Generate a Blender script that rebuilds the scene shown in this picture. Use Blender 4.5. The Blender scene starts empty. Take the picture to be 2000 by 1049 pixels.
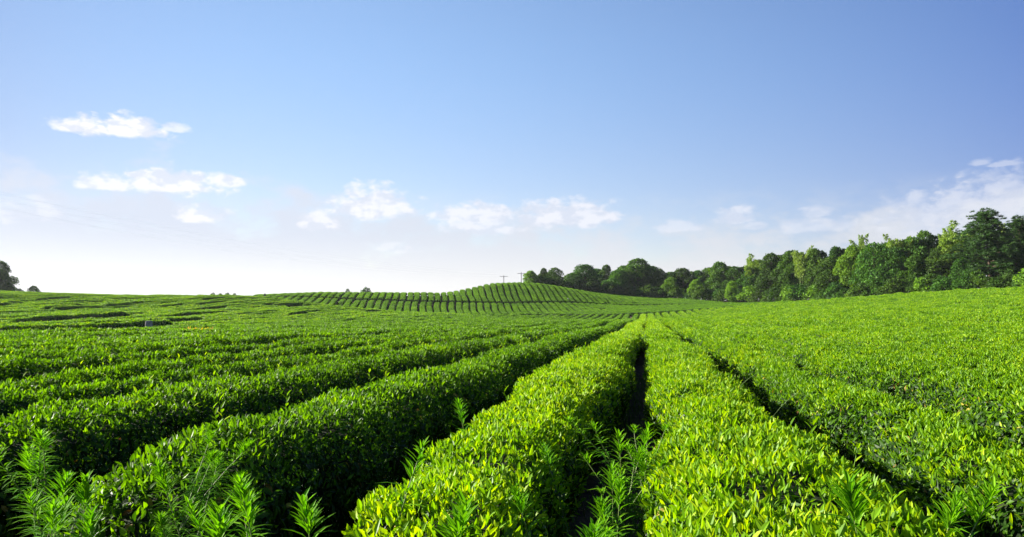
import bpy, math, random
import numpy as np
from mathutils import Vector, Matrix

R = math.radians
rng = np.random.default_rng(7)
random.seed(7)
scene = bpy.context.scene
col = scene.collection

# ------------------------------------------------------------------ camera
CAM_Z = 1.55
F_PX, IW, IH = 1500.0, 2000.0, 1049.0          # focal length in photo pixels
PITCH, YAW = math.atan(87.5 / F_PX), math.atan(265 / F_PX)
cam_d = bpy.data.cameras.new('camera')
cam = bpy.data.objects.new('camera', cam_d)
col.objects.link(cam)
cam_d.sensor_width = 36.0
cam_d.lens = 36.0 * F_PX / IW
cam_d.clip_start, cam_d.clip_end = 0.05, 6000
cam.location = (0, 0, CAM_Z)
cam.rotation_euler = (math.pi / 2 + PITCH, 0, YAW)
scene.camera = cam
CAM = np.array([0, 0, CAM_Z])
_f = np.array([-math.sin(YAW) * math.cos(PITCH), math.cos(YAW) * math.cos(PITCH), math.sin(PITCH)])
_r = np.array([math.cos(YAW), math.sin(YAW), 0.0])
_u = np.cross(_r, _f)

def ray(px, py):
    return _f + _r * ((px - IW / 2) / F_PX) + _u * ((IH / 2 - py) / F_PX)

def at(px, py, depth):
    return CAM + ray(px, py) * depth

def project(P):
    q = P - CAM
    d = q @ _f
    dd = np.maximum(d, 1e-3)
    return (q @ _r) / dd * F_PX + IW / 2, IH / 2 - (q @ _u) / dd * F_PX, d

# ------------------------------------------------------------------ sun, sky, exposure
SUN_AZ, SUN_EL = R(-85), R(23)      # azimuth from +Y towards +X
sdir = Vector((math.sin(SUN_AZ) * math.cos(SUN_EL), math.cos(SUN_AZ) * math.cos(SUN_EL), math.sin(SUN_EL)))
sun_d = bpy.data.lights.new('sun', 'SUN')
sun_d.energy, sun_d.angle, sun_d.color = 5.0, R(0.5), (1.0, 0.93, 0.80)
sun = bpy.data.objects.new('sun', sun_d)
col.objects.link(sun)
sun.rotation_euler = sdir.to_track_quat('Z', 'Y').to_euler()
sun.location = (-60, 20, 40)
scene.view_settings.view_transform = 'Standard'
scene.view_settings.look = 'None'
scene.view_settings.gamma = 1
scene.view_settings.use_curve_mapping = False
scene.view_settings.exposure = 1.85
scene.cycles.max_bounces = 6
scene.cycles.diffuse_bounces = 3
scene.cycles.glossy_bounces = 2
scene.cycles.transmission_bounces = 4
scene.cycles.transparent_max_bounces = 4
scene.cycles.use_denoising = True

world = bpy.data.worlds.new('World')
scene.world = world
world.use_nodes = True
WT = world.node_tree
WT.nodes.clear()
SKY_STRENGTH = 0.05

def W(tree, kind, **kw):
    n = tree.nodes.new(kind)
    for k, v in kw.items():
        setattr(n, k, v)
    return n

def mth(tree, op, a, b=None, c=None, clamp=False):
    n = W(tree, 'ShaderNodeMath', operation=op, use_clamp=clamp)
    for i, x in enumerate((a, b, c)):
        if x is None:
            continue
        if isinstance(x, (int, float)):
            n.inputs[i].default_value = x
        else:
            tree.links.new(x, n.inputs[i])
    return n.outputs[0]

def sstep(tree, x, lo, hi, a=0.0, b=1.0):
    n = W(tree, 'ShaderNodeMapRange', interpolation_type='SMOOTHSTEP')
    tree.links.new(x, n.inputs[0])
    for i, v in enumerate((lo, hi, a, b)):
        n.inputs[i + 1].default_value = v
    return n.outputs[0]

def mixc(tree, fac, a, b):
    n = W(tree, 'ShaderNodeMix', data_type='RGBA')
    for s, x in ((0, fac), (6, a), (7, b)):
        if isinstance(x, (int, float)):
            n.inputs[s].default_value = x
        elif isinstance(x, tuple):
            n.inputs[s].default_value = x
        else:
            tree.links.new(x, n.inputs[s])
    return n.outputs[2]

def build_world():
    t = WT
    sky = W(t, 'ShaderNodeTexSky', sky_type='NISHITA', sun_disc=False)
    sky.sun_elevation, sky.sun_rotation = SUN_EL, SUN_AZ
    sky.altitude, sky.air_density, sky.dust_density, sky.ozone_density = 0, 1.0, 0.35, 2.5
    tc = W(t, 'ShaderNodeTexCoord')
    sep = W(t, 'ShaderNodeSeparateXYZ')
    t.links.new(tc.outputs['Generated'], sep.inputs[0])
    x, y, z = sep.outputs
    az = mth(t, 'ARCTAN2', x, y)
    el = mth(t, 'ARCSINE', z)
    comb = W(t, 'ShaderNodeCombineXYZ')
    t.links.new(mth(t, 'MULTIPLY', az, 1.0), comb.inputs[0])
    t.links.new(mth(t, 'MULTIPLY', el, 1.9), comb.inputs[1])
    def noise(scale, detail, rough, off):
        mp = W(t, 'ShaderNodeVectorMath', operation='ADD')
        t.links.new(comb.outputs[0], mp.inputs[0])
        mp.inputs[1].default_value = off
        n = W(t, 'ShaderNodeTexNoise', noise_dimensions='2D')
        n.inputs['Scale'].default_value, n.inputs['Detail'].default_value, n.inputs['Roughness'].default_value = scale, detail, rough
        t.links.new(mp.outputs[0], n.inputs['Vector'])
        return n.outputs[0]
    n1 = noise(32, 9, 0.60, (3.1, 1.7, 0))
    n2 = noise(11, 6, 0.6, (8.3, 5.2, 0))
    n3 = noise(34, 6, 0.55, (3.115, 1.73, 0))     # same field looked at a little higher: underside shading
    def azel(px, py):
        d = ray(px, py)
        d = d / np.linalg.norm(d)
        return math.atan2(d[0], d[1]), math.asin(d[2])
    # (centre x, base y, half width, height, opacity)
    clouds = [(165, 262, 62, 33, .92), (262, 266, 82, 33, .9), (335, 257, 30, 15, .6),
              (212, 372, 66, 28, .75), (340, 376, 112, 42, .85), (447, 364, 38, 20, .8),
              (392, 434, 60, 26, .8), (725, 424, 96, 52, .85), (620, 448, 52, 28, .7),
              (925, 434, 92, 34, .8), (1105, 440, 128, 42, .85), (950, 456, 90, 30, .7),
              (1438, 436, 42, 30, .65), (1470, 448, 34, 14, .4), (1593, 424, 34, 22, .5), (1590, 452, 92, 26, .45),
              (1322, 453, 54, 20, .5), (1918, 323, 24, 12, .4), (1955, 325, 40, 9, .4), (1970, 350, 40, 10, .35),
              (1905, 466, 220, 92, .55), (2010, 450, 170, 108, .55), (1760, 440, 80, 50, .3), (40, 430, 90, 46, .3),
              (770, 492, 60, 18, .35)]
    mask = None
    nsh = noise(20, 4, .5, (6.4, 2.9, 0))
    vo = W(t, 'ShaderNodeTexVoronoi', voronoi_dimensions='2D', feature='SMOOTH_F1')
    vo.inputs['Scale'].default_value, vo.inputs['Detail'].default_value, vo.inputs['Roughness'].default_value = 52, 2.0, .5
    warp = W(t, 'ShaderNodeVectorMath', operation='ADD')
    cmb2 = W(t, 'ShaderNodeCombineXYZ')
    t.links.new(mth(t, 'MULTIPLY', n1, .03), cmb2.inputs[0]); t.links.new(mth(t, 'MULTIPLY', n3, .03), cmb2.inputs[1])
    t.links.new(comb.outputs[0], warp.inputs[0]); t.links.new(cmb2.outputs[0], warp.inputs[1])
    t.links.new(warp.outputs[0], vo.inputs['Vector'])
    wob = mth(t, 'ADD', mth(t, 'MULTIPLY_ADD', nsh, .75, -.375), mth(t, 'MULTIPLY_ADD', n1, .8, -.4))
    wob = mth(t, 'ADD', wob, mth(t, 'MULTIPLY_ADD', vo.outputs['Distance'], -.5, .2))
    for (cx, by, hw, ht, op) in clouds:
        a0, e0 = azel(cx, by - ht * .32)
        aw = abs(azel(cx + hw, by)[0] - azel(cx - hw, by)[0]) / 2 * 1.22
        eh = abs(azel(cx, by - ht)[1] - azel(cx, by)[1]) * .68 * 1.6
        u = mth(t, 'MULTIPLY_ADD', az, 1 / aw, -a0 / aw)
        v = mth(t, 'MULTIPLY_ADD', el, 1 / eh, -e0 / eh)
        v = mth(t, 'MAXIMUM', v, mth(t, 'MULTIPLY', v, -2.0))
        d = mth(t, 'SQRT', mth(t, 'ADD', mth(t, 'MULTIPLY', u, u), mth(t, 'MULTIPLY', v, v)))
        dens = mth(t, 'MULTIPLY_ADD', wob, 0.95, mth(t, 'SUBTRACT', 1.06, d))
        m = sstep(t, dens, 0.0, 0.52, 0.0, min(1, op * 1.08))
        mask = m if mask is None else mth(t, 'MAXIMUM', mask, m)
    # broad low veil, whiter and taller towards the sun's side
    ev = mth(t, 'ADD', el, mth(t, 'MULTIPLY', sstep(t, az, -0.70, 0.10), 0.05))
    ev = mth(t, 'SUBTRACT', ev, mth(t, 'MULTIPLY', sstep(t, az, 0.20, 0.46), 0.038))
    lowl = sstep(t, mth(t, 'ADD', ev, mth(t, 'MULTIPLY_ADD', n2, 0.20, mth(t, 'MULTIPLY_ADD', nsh, .05, -.125))), 0.105, 0.175, 1.0, 0.0)
    veil = mth(t, 'MULTIPLY', lowl, sstep(t, az, -0.6, 0.55, 0.98, 0.86))
    streak = mth(t, 'MULTIPLY', sstep(t, n2, 0.42, 0.68), sstep(t, el, 0.03, 0.17, 0.0, 0.35))
    streak = mth(t, 'MULTIPLY', streak, sstep(t, el, 0.12, 0.17, 1.0, 0.0))
    veil = mth(t, 'MAXIMUM', veil, streak)
    k = 0.44 / SKY_STRENGTH
    # the clear sky is deepest away from the sun
    dd = mth(t, 'MINIMUM', mth(t, 'MAXIMUM', mth(t, 'MULTIPLY_ADD', az, .8, .14), -.56), .56)
    qq = mth(t, 'MULTIPLY', dd, dd)
    tint = W(t, 'ShaderNodeCombineXYZ')
    for n_, (c0, c2, c1) in enumerate(((1.36, -2.42, -.20), (1.33, -2.26, -.12), (1.38, -1.72, .14))):
        t.links.new(mth(t, 'MULTIPLY_ADD', dd, c1 * .9, mth(t, 'MULTIPLY_ADD', qq, c2 * .9, c0 * .9)), tint.inputs[n_])
    tm = W(t, 'ShaderNodeMix', data_type='RGBA', blend_type='MULTIPLY')
    tm.inputs[0].default_value = 1
    t.links.new(sky.outputs[0], tm.inputs[6]); t.links.new(tint.outputs[0], tm.inputs[7])
    tm2 = W(t, 'ShaderNodeMix', data_type='RGBA', blend_type='MULTIPLY')
    tm2.inputs[0].default_value = 1
    t.links.new(tm.outputs[2], tm2.inputs[6])
    t.links.new(mixc(t, sstep(t, el, .08, .36), (.96, .83, .81, 1), (1, 1, 1, 1)), tm2.inputs[7])
    skyc = tm2.outputs[2]
    hz = sstep(t, el, 0.015, 0.115)
    sunside = sstep(t, az, -0.75, 0.35)
    veil_low = mixc(t, sunside, (.66 * k, .66 * k, .65 * k, 1), (.52 * k, .515 * k, .53 * k, 1))
    veil_top = mixc(t, sunside, (.465 * k, .505 * k, .59 * k, 1), (.46 * k, .48 * k, .52 * k, 1))
    veil_c = mixc(t, hz, veil_low, veil_top)
    c = mixc(t, veil, skyc, veil_c)
    lit = sstep(t, mth(t, 'SUBTRACT', n1, n3), -0.14, 0.10)
    cl_l = mixc(t, lit, (.51 * k, .54 * k, .61 * k, 1), (.66 * k, .66 * k, .69 * k, 1))
    cl_r = mixc(t, lit, (.44 * k, .475 * k, .56 * k, 1), (.52 * k, .54 * k, .60 * k, 1))
    c = mixc(t, mask, c, mixc(t, sunside, cl_l, cl_r))
    bg = W(t, 'ShaderNodeBackground')
    bg.inputs['Strength'].default_value = SKY_STRENGTH
    t.links.new(c, bg.inputs['Color'])
    out = W(t, 'ShaderNodeOutputWorld')
    t.links.new(bg.outputs[0], out.inputs[0])
build_world()

# ------------------------------------------------------------------ numpy helpers
def nrm(v):
    return v / np.maximum(np.linalg.norm(v, axis=-1, keepdims=True), 1e-9)

def _h(ix, iy, iz, s):
    n = (ix * 374761393 + iy * 668265263 + iz * 2147483647 + s * 974711) & 0x7fffffff
    n = ((n ^ (n >> 13)) * 1274126177) & 0x7fffffff
    return ((n ^ (n >> 16)) & 0xffff) / 65535.0

def vnoise(x, y, z=0.0, s=0):
    x, y, z = np.broadcast_arrays(np.asarray(x, float), np.asarray(y, float), np.asarray(z, float))
    fx, fy, fz = np.floor(x), np.floor(y), np.floor(z)
    ix, iy, iz = fx.astype(np.int64), fy.astype(np.int64), fz.astype(np.int64)
    tx, ty, tz = [q * q * (3 - 2 * q) for q in (x - fx, y - fy, z - fz)]
    o = 0
    for dx in (0, 1):
        for dy in (0, 1):
            for dz in (0, 1):
                w = (tx if dx else 1 - tx) * (ty if dy else 1 - ty) * (tz if dz else 1 - tz)
                o = o + w * _h(ix + dx, iy + dy, iz + dz, s)
    return o * 2 - 1

class MB:
    """Collects vertices and faces as arrays and links them as one mesh object."""
    def __init__(self):
        self.v, self.l, self.s, self.t, self.m, self.n = [], [], [], [], [], 0
    def add(self, V, loops, sizes, tone=0.5, mat=0):
        V = np.asarray(V, np.float32).reshape(-1, 3)
        sizes = np.asarray(sizes, np.int32).ravel()
        self.v.append(V)
        self.l.append(np.asarray(loops, np.int32).ravel() + self.n)
        self.s.append(sizes)
        self.t.append(np.broadcast_to(np.asarray(tone, np.float32), (len(V),)))
        self.m.append(np.full(len(sizes), mat, np.int32))
        self.n += len(V)
    def grid(self, V, tone=0.5, mat=0, wrap=False):
        """V: rows x cols x 3 lattice of quads."""
        a, b = V.shape[:2]
        I = np.arange(a * b).reshape(a, b)
        if wrap:
            I = np.concatenate([I, I[:, :1]], 1)
        q = np.stack([I[:-1, :-1], I[:-1, 1:], I[1:, 1:], I[1:, :-1]], -1).reshape(-1, 4)
        self.add(V.reshape(-1, 3), q, np.full(len(q), 4), np.asarray(tone).ravel() if np.ndim(tone) else tone, mat)
    def tube(self, pts, rad, sides=6, tone=0.5, mat=0):
        pts = np.asarray(pts, float)
        rad = np.broadcast_to(np.asarray(rad, float), (len(pts),))
        T = nrm(np.gradient(pts, axis=0))
        ref = np.where(np.abs(T[:, 2:3]) > .9, np.array([[1., 0, 0]]), np.array([[0, 0, 1.]]))
        A = nrm(np.cross(T, ref)); B = np.cross(T, A)
        a = np.arange(sides) * 2 * math.pi / sides
        V = pts[:, None] + rad[:, None, None] * (A[:, None] * np.cos(a)[None, :, None] + B[:, None] * np.sin(a)[None, :, None])
        self.grid(V, tone, mat, wrap=True)
    def leaves(self, P, D, N, L, Wd, tone, lod, curl=0.25, mat=0):
        n = len(P)
        if n == 0:
            return
        D = nrm(D)
        N = nrm(N - D * (N * D).sum(1, keepdims=True))
        S = np.cross(D, N)
        L = np.broadcast_to(np.asarray(L, float), (n,))[:, None]
        Wd = np.broadcast_to(np.asarray(Wd, float), (n,))[:, None] * .5
        tone = np.broadcast_to(np.asarray(tone, float), (n,))
        cv = np.broadcast_to(np.asarray(curl, float), (n,))[:, None]
        def pt(t, w, up):
            return P + D * (L * t) + S * (Wd * w) + N * (Wd * up - L * cv * t * t)
        if lod == 0:
            V = np.stack([pt(0, 0, 0), pt(.36, -1, .42), pt(.36, 0, 0), pt(.36, 1, .42),
                          pt(.72, -.78, .34), pt(.72, 0, 0), pt(.72, .78, .34), pt(1, 0, 0)], 1)
            F = np.array([0, 2, 1, 0, 3, 2, 1, 2, 5, 4, 2, 3, 6, 5, 4, 5, 7, 5, 6, 7])
            sz = [3, 3, 4, 4, 3, 3]; nv = 8
        elif lod == 1:
            V = np.stack([pt(0, 0, 0), pt(.45, -1, .4), pt(1, 0, 0), pt(.45, 1, .4)], 1)
            F = np.array([0, 2, 1, 0, 3, 2]); sz = [3, 3]; nv = 4
        else:
            V = np.stack([pt(0, 0, 0), pt(.5, -1, 0), pt(1, 0, 0), pt(.5, 1, 0)], 1)
            F = np.array([0, 3, 2, 1]); sz = [4]; nv = 4
        loops = (np.arange(n)[:, None] * nv + F[None]).ravel()
        self.add(V.reshape(-1, 3), loops, np.tile(sz, n), np.repeat(tone, nv), mat)
    def mesh(self, name, mats, smooth=False):
        me = bpy.data.meshes.new(name)
        v = np.concatenate(self.v); l = np.concatenate(self.l); s = np.concatenate(self.s)
        me.vertices.add(len(v)); me.vertices.foreach_set('co', v.ravel())
        me.loops.add(len(l)); me.loops.foreach_set('vertex_index', l)
        me.polygons.add(len(s))
        st = np.zeros(len(s), np.int32); st[1:] = np.cumsum(s)[:-1]
        me.polygons.foreach_set('loop_start', st)
        me.polygons.foreach_set('material_index', np.concatenate(self.m))
        me.polygons.foreach_set('use_smooth', np.full(len(s), smooth))
        a = me.attributes.new('tone', 'FLOAT', 'POINT')
        a.data.foreach_set('value', np.concatenate(self.t).astype(np.float32))
        for m in (mats if isinstance(mats, (list, tuple)) else [mats]):
            me.materials.append(m)
        me.update(calc_edges=True)
        return me
    def build(self, name, mats, parent=None, smooth=False):
        return link(name, self.mesh(name, mats, smooth), parent)

def link(name, data, parent=None):
    o = bpy.data.objects.new(name, data)
    col.objects.link(o)
    if parent:
        o.parent = parent
    return o

def tag(o, label=None, cat=None, group=None, kind=None):
    for k, v in (('label', label), ('category', cat), ('group', group), ('kind', kind)):
        if v:
            o[k] = v
    return o

def thing(name, loc, label, cat, group=None, rz=0.0):
    o = link(name, None)
    o.location = loc
    o.rotation_euler = (0, 0, rz)
    o.empty_display_size = 0.2
    return tag(o, label, cat, group)

def copy_thing(root, loc, rz, scale, label, group=None):
    r = root.copy(); col.objects.link(r)
    r.location, r.rotation_euler, r.scale = loc, (0, 0, rz), scale
    r['label'] = label
    if group:
        r['group'] = group
    for ch in root.children:
        c = ch.copy(); col.objects.link(c); c.parent = r
        for g in ch.children:
            d = g.copy(); col.objects.link(d); d.parent = c
    return r

_ones = 'first second third fourth fifth sixth seventh eighth ninth tenth eleventh twelfth thirteenth fourteenth fifteenth sixteenth seventeenth eighteenth nineteenth'.split()
_tens = {2: 'twent', 3: 'thirt', 4: 'fort', 5: 'fift', 6: 'sixt', 7: 'sevent', 8: 'eight', 9: 'ninet'}
def ordinal(n):
    if n < 20: return _ones[n - 1]
    t, o = divmod(n, 10)
    return _tens[t] + ('ieth' if o == 0 else 'y-' + _ones[o - 1])

# ------------------------------------------------------------------ materials
def leaf_mat(name, stops, rough=0.42, trans=0.4, tr_tint=(1.5, 1.35, .5), var=0.0, spec=0.5):
    m = bpy.data.materials.new(name); m.use_nodes = True
    t = m.node_tree; t.nodes.clear()
    at_ = W(t, 'ShaderNodeAttribute', attribute_name='tone')
    rp = W(t, 'ShaderNodeValToRGB')
    e = rp.color_ramp.elements
    while len(e) > 1: e.remove(e[-1])
    e[0].position, e[0].color = stops[0][0], (*stops[0][1], 1)
    for p, c in stops[1:]:
        k = e.new(p); k.color = (*c, 1)
    t.links.new(at_.outputs['Fac'], rp.inputs[0])
    c = rp.outputs[0]
    if var:
        oi = W(t, 'ShaderNodeObjectInfo')
        hs = W(t, 'ShaderNodeHueSaturation')
        t.links.new(sstep(t, oi.outputs['Random'], 0, 1, 1 - var, 1 + var), hs.inputs['Value'])
        t.links.new(sstep(t, mth(t, 'FRACT', mth(t, 'MULTIPLY', oi.outputs['Random'], 7.3)), 0, 1, .5 - var * .05, .5 + var * .03), hs.inputs['Hue'])
        t.links.new(c, hs.inputs['Color']); c = hs.outputs[0]
    p = W(t, 'ShaderNodeBsdfPrincipled')
    p.inputs['Roughness'].default_value = rough
    p.inputs['Specular IOR Level'].default_value = spec
    t.links.new(c, p.inputs['Base Color'])
    tr = W(t, 'ShaderNodeBsdfTranslucent')
    mul = W(t, 'ShaderNodeMix', data_type='RGBA', blend_type='MULTIPLY')
    mul.inputs[0].default_value = 1
    t.links.new(c, mul.inputs[6]); mul.inputs[7].default_value = (*tr_tint, 1)
    t.links.new(mul.outputs[2], tr.inputs[0])
    mx = W(t, 'ShaderNodeMixShader'); mx.inputs[0].default_value = trans
    t.links.new(p.outputs[0], mx.inputs[1]); t.links.new(tr.outputs[0], mx.inputs[2])
    o = W(t, 'ShaderNodeOutputMaterial')
    t.links.new(mx.outputs[0], o.inputs[0])
    return m

def plain_mat(name, c1, c2, scale=6.0, rough=0.9, detail=8, bump=0.0, spec=0.2):
    m = bpy.data.materials.new(name); m.use_nodes = True
    t = m.node_tree
    p = t.nodes['Principled BSDF']
    p.inputs['Roughness'].default_value = rough
    p.inputs['Specular IOR Level'].default_value = spec
    tc = W(t, 'ShaderNodeTexCoord')
    n = W(t, 'ShaderNodeTexNoise'); n.inputs['Scale'].default_value, n.inputs['Detail'].default_value = scale, detail
    t.links.new(tc.outputs['Object'], n.inputs['Vector'])
    f = sstep(t, n.outputs[0], .35, .65)
    t.links.new(mixc(t, f, (*c1, 1), (*c2, 1)), p.inputs['Base Color'])
    if bump:
        b = W(t, 'ShaderNodeBump'); b.inputs['Strength'].default_value = bump; b.inputs['Distance'].default_value = .05
        t.links.new(n.outputs[0], b.inputs['Height']); t.links.new(b.outputs[0], p.inputs['Normal'])
    return m

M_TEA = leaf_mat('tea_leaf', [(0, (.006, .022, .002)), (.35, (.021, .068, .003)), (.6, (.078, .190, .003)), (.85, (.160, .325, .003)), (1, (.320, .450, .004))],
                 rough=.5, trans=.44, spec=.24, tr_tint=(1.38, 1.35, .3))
M_OLD = leaf_mat('old_tea_leaf', [(0, (.10, .045, .012)), (.5, (.20, .15, .02)), (1, (.28, .24, .03))], rough=.6, trans=.2, spec=.2)
M_CORE = plain_mat('tea_twigs_shade_dark', (.006, .014, .003), (.016, .022, .006), 9, .95)  # twig mass with shade put into its colour, so leaf gaps look dark
M_TWIG = plain_mat('tea_wood', (.05, .035, .02), (.11, .08, .05), 14, .9)
M_SOIL = plain_mat('dark_soil', (.035, .024, .013), (.095, .066, .036), 5, .95, 12, .6)
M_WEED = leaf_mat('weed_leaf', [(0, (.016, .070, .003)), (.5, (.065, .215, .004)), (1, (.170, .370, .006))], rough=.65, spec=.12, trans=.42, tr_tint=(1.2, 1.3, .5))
M_STEM = leaf_mat('weed_stem', [(0, (.06, .12, .02)), (1, (.16, .22, .05))], rough=.6, trans=.1)
M_GRASS = leaf_mat('grass_blade', [(0, (.03, .085, .008)), (1, (.12, .24, .02))], rough=.6, trans=.35)
M_TREE = leaf_mat('broadleaf', [(0, (.014, .042, .007)), (.5, (.038, .105, .010)), (1, (.088, .185, .013))], rough=.6, trans=.3, var=.3, spec=.15)
M_LIME = leaf_mat('lime_leaf', [(0, (.04, .10, .010)), (.5, (.10, .23, .012)), (1, (.18, .33, .02))], rough=.6, trans=.35, var=.15, spec=.15)
M_PINE = leaf_mat('pine_needle', [(0, (.012, .040, .010)), (.5, (.030, .085, .015)), (1, (.065, .135, .025))], rough=.6, trans=.12, var=.1, spec=.15)
M_BAMBOO = leaf_mat('bamboo_leaf', [(0, (.08, .16, .015)), (.5, (.16, .28, .025)), (1, (.27, .38, .05))], rough=.5, trans=.4, var=.1)
M_BARK = plain_mat('bark', (.05, .035, .025), (.13, .095, .065), 8, .95)
M_CULM = plain_mat('bamboo_culm', (.10, .16, .04), (.17, .22, .07), 3, .6)
M_YEL = leaf_mat('yellow_leaf', [(0, (.35, .20, .01)), (.5, (.60, .48, .012)), (1, (.66, .62, .02))], rough=.5, trans=.3, tr_tint=(1.2, 1.1, .5))
M_STONE = plain_mat('grey_stone', (.13, .13, .145), (.22, .22, .23), 5, .9)
M_DARKPOST = plain_mat('dark_wood', (.02, .02, .02), (.05, .045, .04), 8, .8)
M_PALEPOST = plain_mat('pale_concrete', (.38, .38, .34), (.5, .5, .46), 5, .9)
M_CABLE = plain_mat('cable_metal', (.55, .56, .58), (.6, .61, .63), 2, .6)

# ------------------------------------------------------------------ terrain (thin-plate spline through surveyed heights)
HH = 0.80                                    # hedge height
_cp = [  # photo x, photo y of the hedge tops, distance along the view axis
    (-300, 560, 125), (0, 570, 130), (250, 578, 136), (520, 581, 142), (-300, 660, 50), (0, 655, 48), (250, 646, 50), (360, 641, 52),
    (0, 612, 86), (0, 630, 70), (250, 604, 104), (250, 622, 80), (520, 638, 56), (520, 612, 96), (700, 603, 143), (700, 622, 92), (700, 636, 60),
    (900, 613, 148), (900, 625, 90), (1100, 616, 152), (1100, 628, 84), (1265, 626.5, 80), (1265, 640, 45), (1265, 626, 112), (1265, 614, 152),
    (1480, 594, 148), (1480, 612, 80), (1480, 632, 45), (1700, 579, 124), (1700, 602, 76), (1700, 636, 38), (2000, 561, 104), (2000, 588, 66),
    (2000, 622, 38), (2000, 682, 17), (2350, 545, 90), (2350, 585, 56), (2350, 640, 26),
    (2000, 556, 128), (2300, 545, 115), (1700, 577, 152), (1480, 585, 190), (1300, 581, 224), (1200, 577, 226), (1100, 570, 222), (2000, 558, 170), (1700, 575, 200),
    (560, 574, 168), (640, 571, 172), (700, 571, 176), (850, 573, 178), (880, 573, 184), (905, 570.5, 188), (935, 561.5, 192), (970, 553.5, 196), (1000, 556, 196), (1020, 560, 195), (1052, 554, 202), (850, 575, 197), (880, 575.5, 202), (908, 574, 206), (935, 566, 209),
    (560, 588, 152), (700, 603, 152), (900, 610.5, 156), (1100, 609.5, 163), (1300, 604.5, 164), (1480, 592, 160), (1000, 590, 176), (1200, 592, 190), (1300, 593, 194)]
_pts = [at(x, y, d) - np.array([0, 0, HH]) for x, y, d in _cp]
for x in (-16, -11, -6, -1, 4):
    for y in (-14, -4, 4, 14, 26):
        _pts.append(np.array([x, y, 0.0]))
for y in (-14, -4, 4, 12):
    _pts.append(np.array([9, y, 0.12])); _pts.append(np.array([16, y, .5]))
for a in range(0, 360, 15):
    _pts.append(np.array([420 * math.sin(R(a)), 90 + 420 * math.cos(R(a)), -4.0]))
for x, d, z in ((-150, 210, -1), (0, 200, 0), (250, 205, -.5), (450, 215, -.5), (700, 235, 0), (900, 250, 1), (1000, 270, 2)):
    q = at(x, 612, d); _pts.append(np.array([q[0], q[1], z]))
_pts = np.array(_pts)
def _phi(r2):
    return 0.5 * r2 * np.log(np.maximum(r2, 1e-12))
_S = 50.0
_xy = _pts[:, :2] / _S
_n = len(_xy)
_A = np.zeros((_n + 3, _n + 3))
_A[:_n, :_n] = _phi(((_xy[:, None] - _xy[None]) ** 2).sum(-1)) + np.eye(_n) * 2e-6
_A[:_n, _n] = 1; _A[:_n, _n + 1:] = _xy; _A[_n, :_n] = 1; _A[_n + 1:, :_n] = _xy.T
_w = np.linalg.solve(_A, np.concatenate([_pts[:, 2], np.zeros(3)]))
def ground(x, y):
    x = np.atleast_1d(np.asarray(x, float)); y = np.atleast_1d(np.asarray(y, float))
    sh = x.shape
    q = np.stack([x.ravel(), y.ravel()], -1) / _S
    o = np.empty(len(q))
    for i in range(0, len(q), 20000):
        b = q[i:i + 20000]
        o[i:i + 20000] = _phi(((b[:, None] - _xy[None]) ** 2).sum(-1)) @ _w[:_n] + _w[_n] + b @ _w[_n + 1:]
    r = np.hypot(x, y - 90).ravel()
    k = np.clip((r - 300) / 110, 0, 1)
    return (o * (1 - k) - 4 * k).reshape(sh)

def build_ground():
    g = lambda a, b, n: np.linspace(a, b, n)
    xs = np.concatenate([[-900, -650], g(-420, -150, 28)[:-1], g(-150, -24, 64)[:-1], g(-24, 24, 161)[:-1], g(24, 130, 54)[:-1], g(130, 420, 30), [650, 900]])
    ys = np.concatenate([[-800, -500], g(-300, -20, 15)[:-1], g(-20, 24, 147)[:-1], g(24, 280, 129)[:-1], g(280, 520, 25), [750, 1000]])
    X, Y = np.meshgrid(xs, ys)
    Z = ground(X, Y)
    near = np.exp(-((X / 30) ** 2 + ((Y - 5) / 30) ** 2))
    Z = Z + near * (.035 * vnoise(X * 1.3, Y * 1.3, 0, 3) + .02 * vnoise(X * 4, Y * 4, 0, 4))
    m = MB(); m.grid(np.stack([X, Y, Z], -1))
    o = m.build('ground', M_SOIL, smooth=True)
    tag(o, 'dark bare soil between and beneath the tea rows', 'ground', kind='structure')
build_ground()

# ------------------------------------------------------------------ tea hedges
_prof = np.array([(-.62, .0), (-.80, .18), (-.96, .40), (-1.0, .58), (-.95, .77), (-.78, .91), (-.46, .985), (0, 1.0),
                  (.46, .985), (.78, .91), (.95, .77), (1.0, .58), (.96, .40), (.80, .18), (.62, .0)])
_ps = np.linspace(0, 1, len(_prof))
_pround = np.array([(-.62, 0), (-.82, .16), (-.97, .36), (-1.0, .50), (-.94, .68), (-.75, .85), (-.42, .963), (0, 1)])
_pround = np.concatenate([_pround, _pround[-2::-1] * [-1, 1]])
_ppeak = np.array([(-.62, 0), (-.84, .14), (-1.0, .34), (-.97, .50), (-.84, .68), (-.60, .84), (-.32, .945), (0, 1)])
_ppeak = np.concatenate([_ppeak, _ppeak[-2::-1] * [-1, 1]])
SHAPE = {'flat': (_prof, 1.7), 'round': (_pround, 2.6), 'peaked': (_ppeak, 5.0)}
def prof(s, q=_prof):
    return np.interp(s, _ps, q[:, 0]), np.interp(s, _ps, q[:, 1])
def prof_n(s, hw, h, q=_prof):
    x0, z0 = prof(np.clip(s - .03, 0, 1), q); x1, z1 = prof(np.clip(s + .03, 0, 1), q)
    tx, tz = (x1 - x0) * hw, (z1 - z0) * h
    l = np.maximum(np.hypot(tx, tz), 1e-9)
    return -tz / l, tx / l

def leaf_size(d):
    return .050 * np.maximum(1.0, d / 7.0) ** .43

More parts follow.
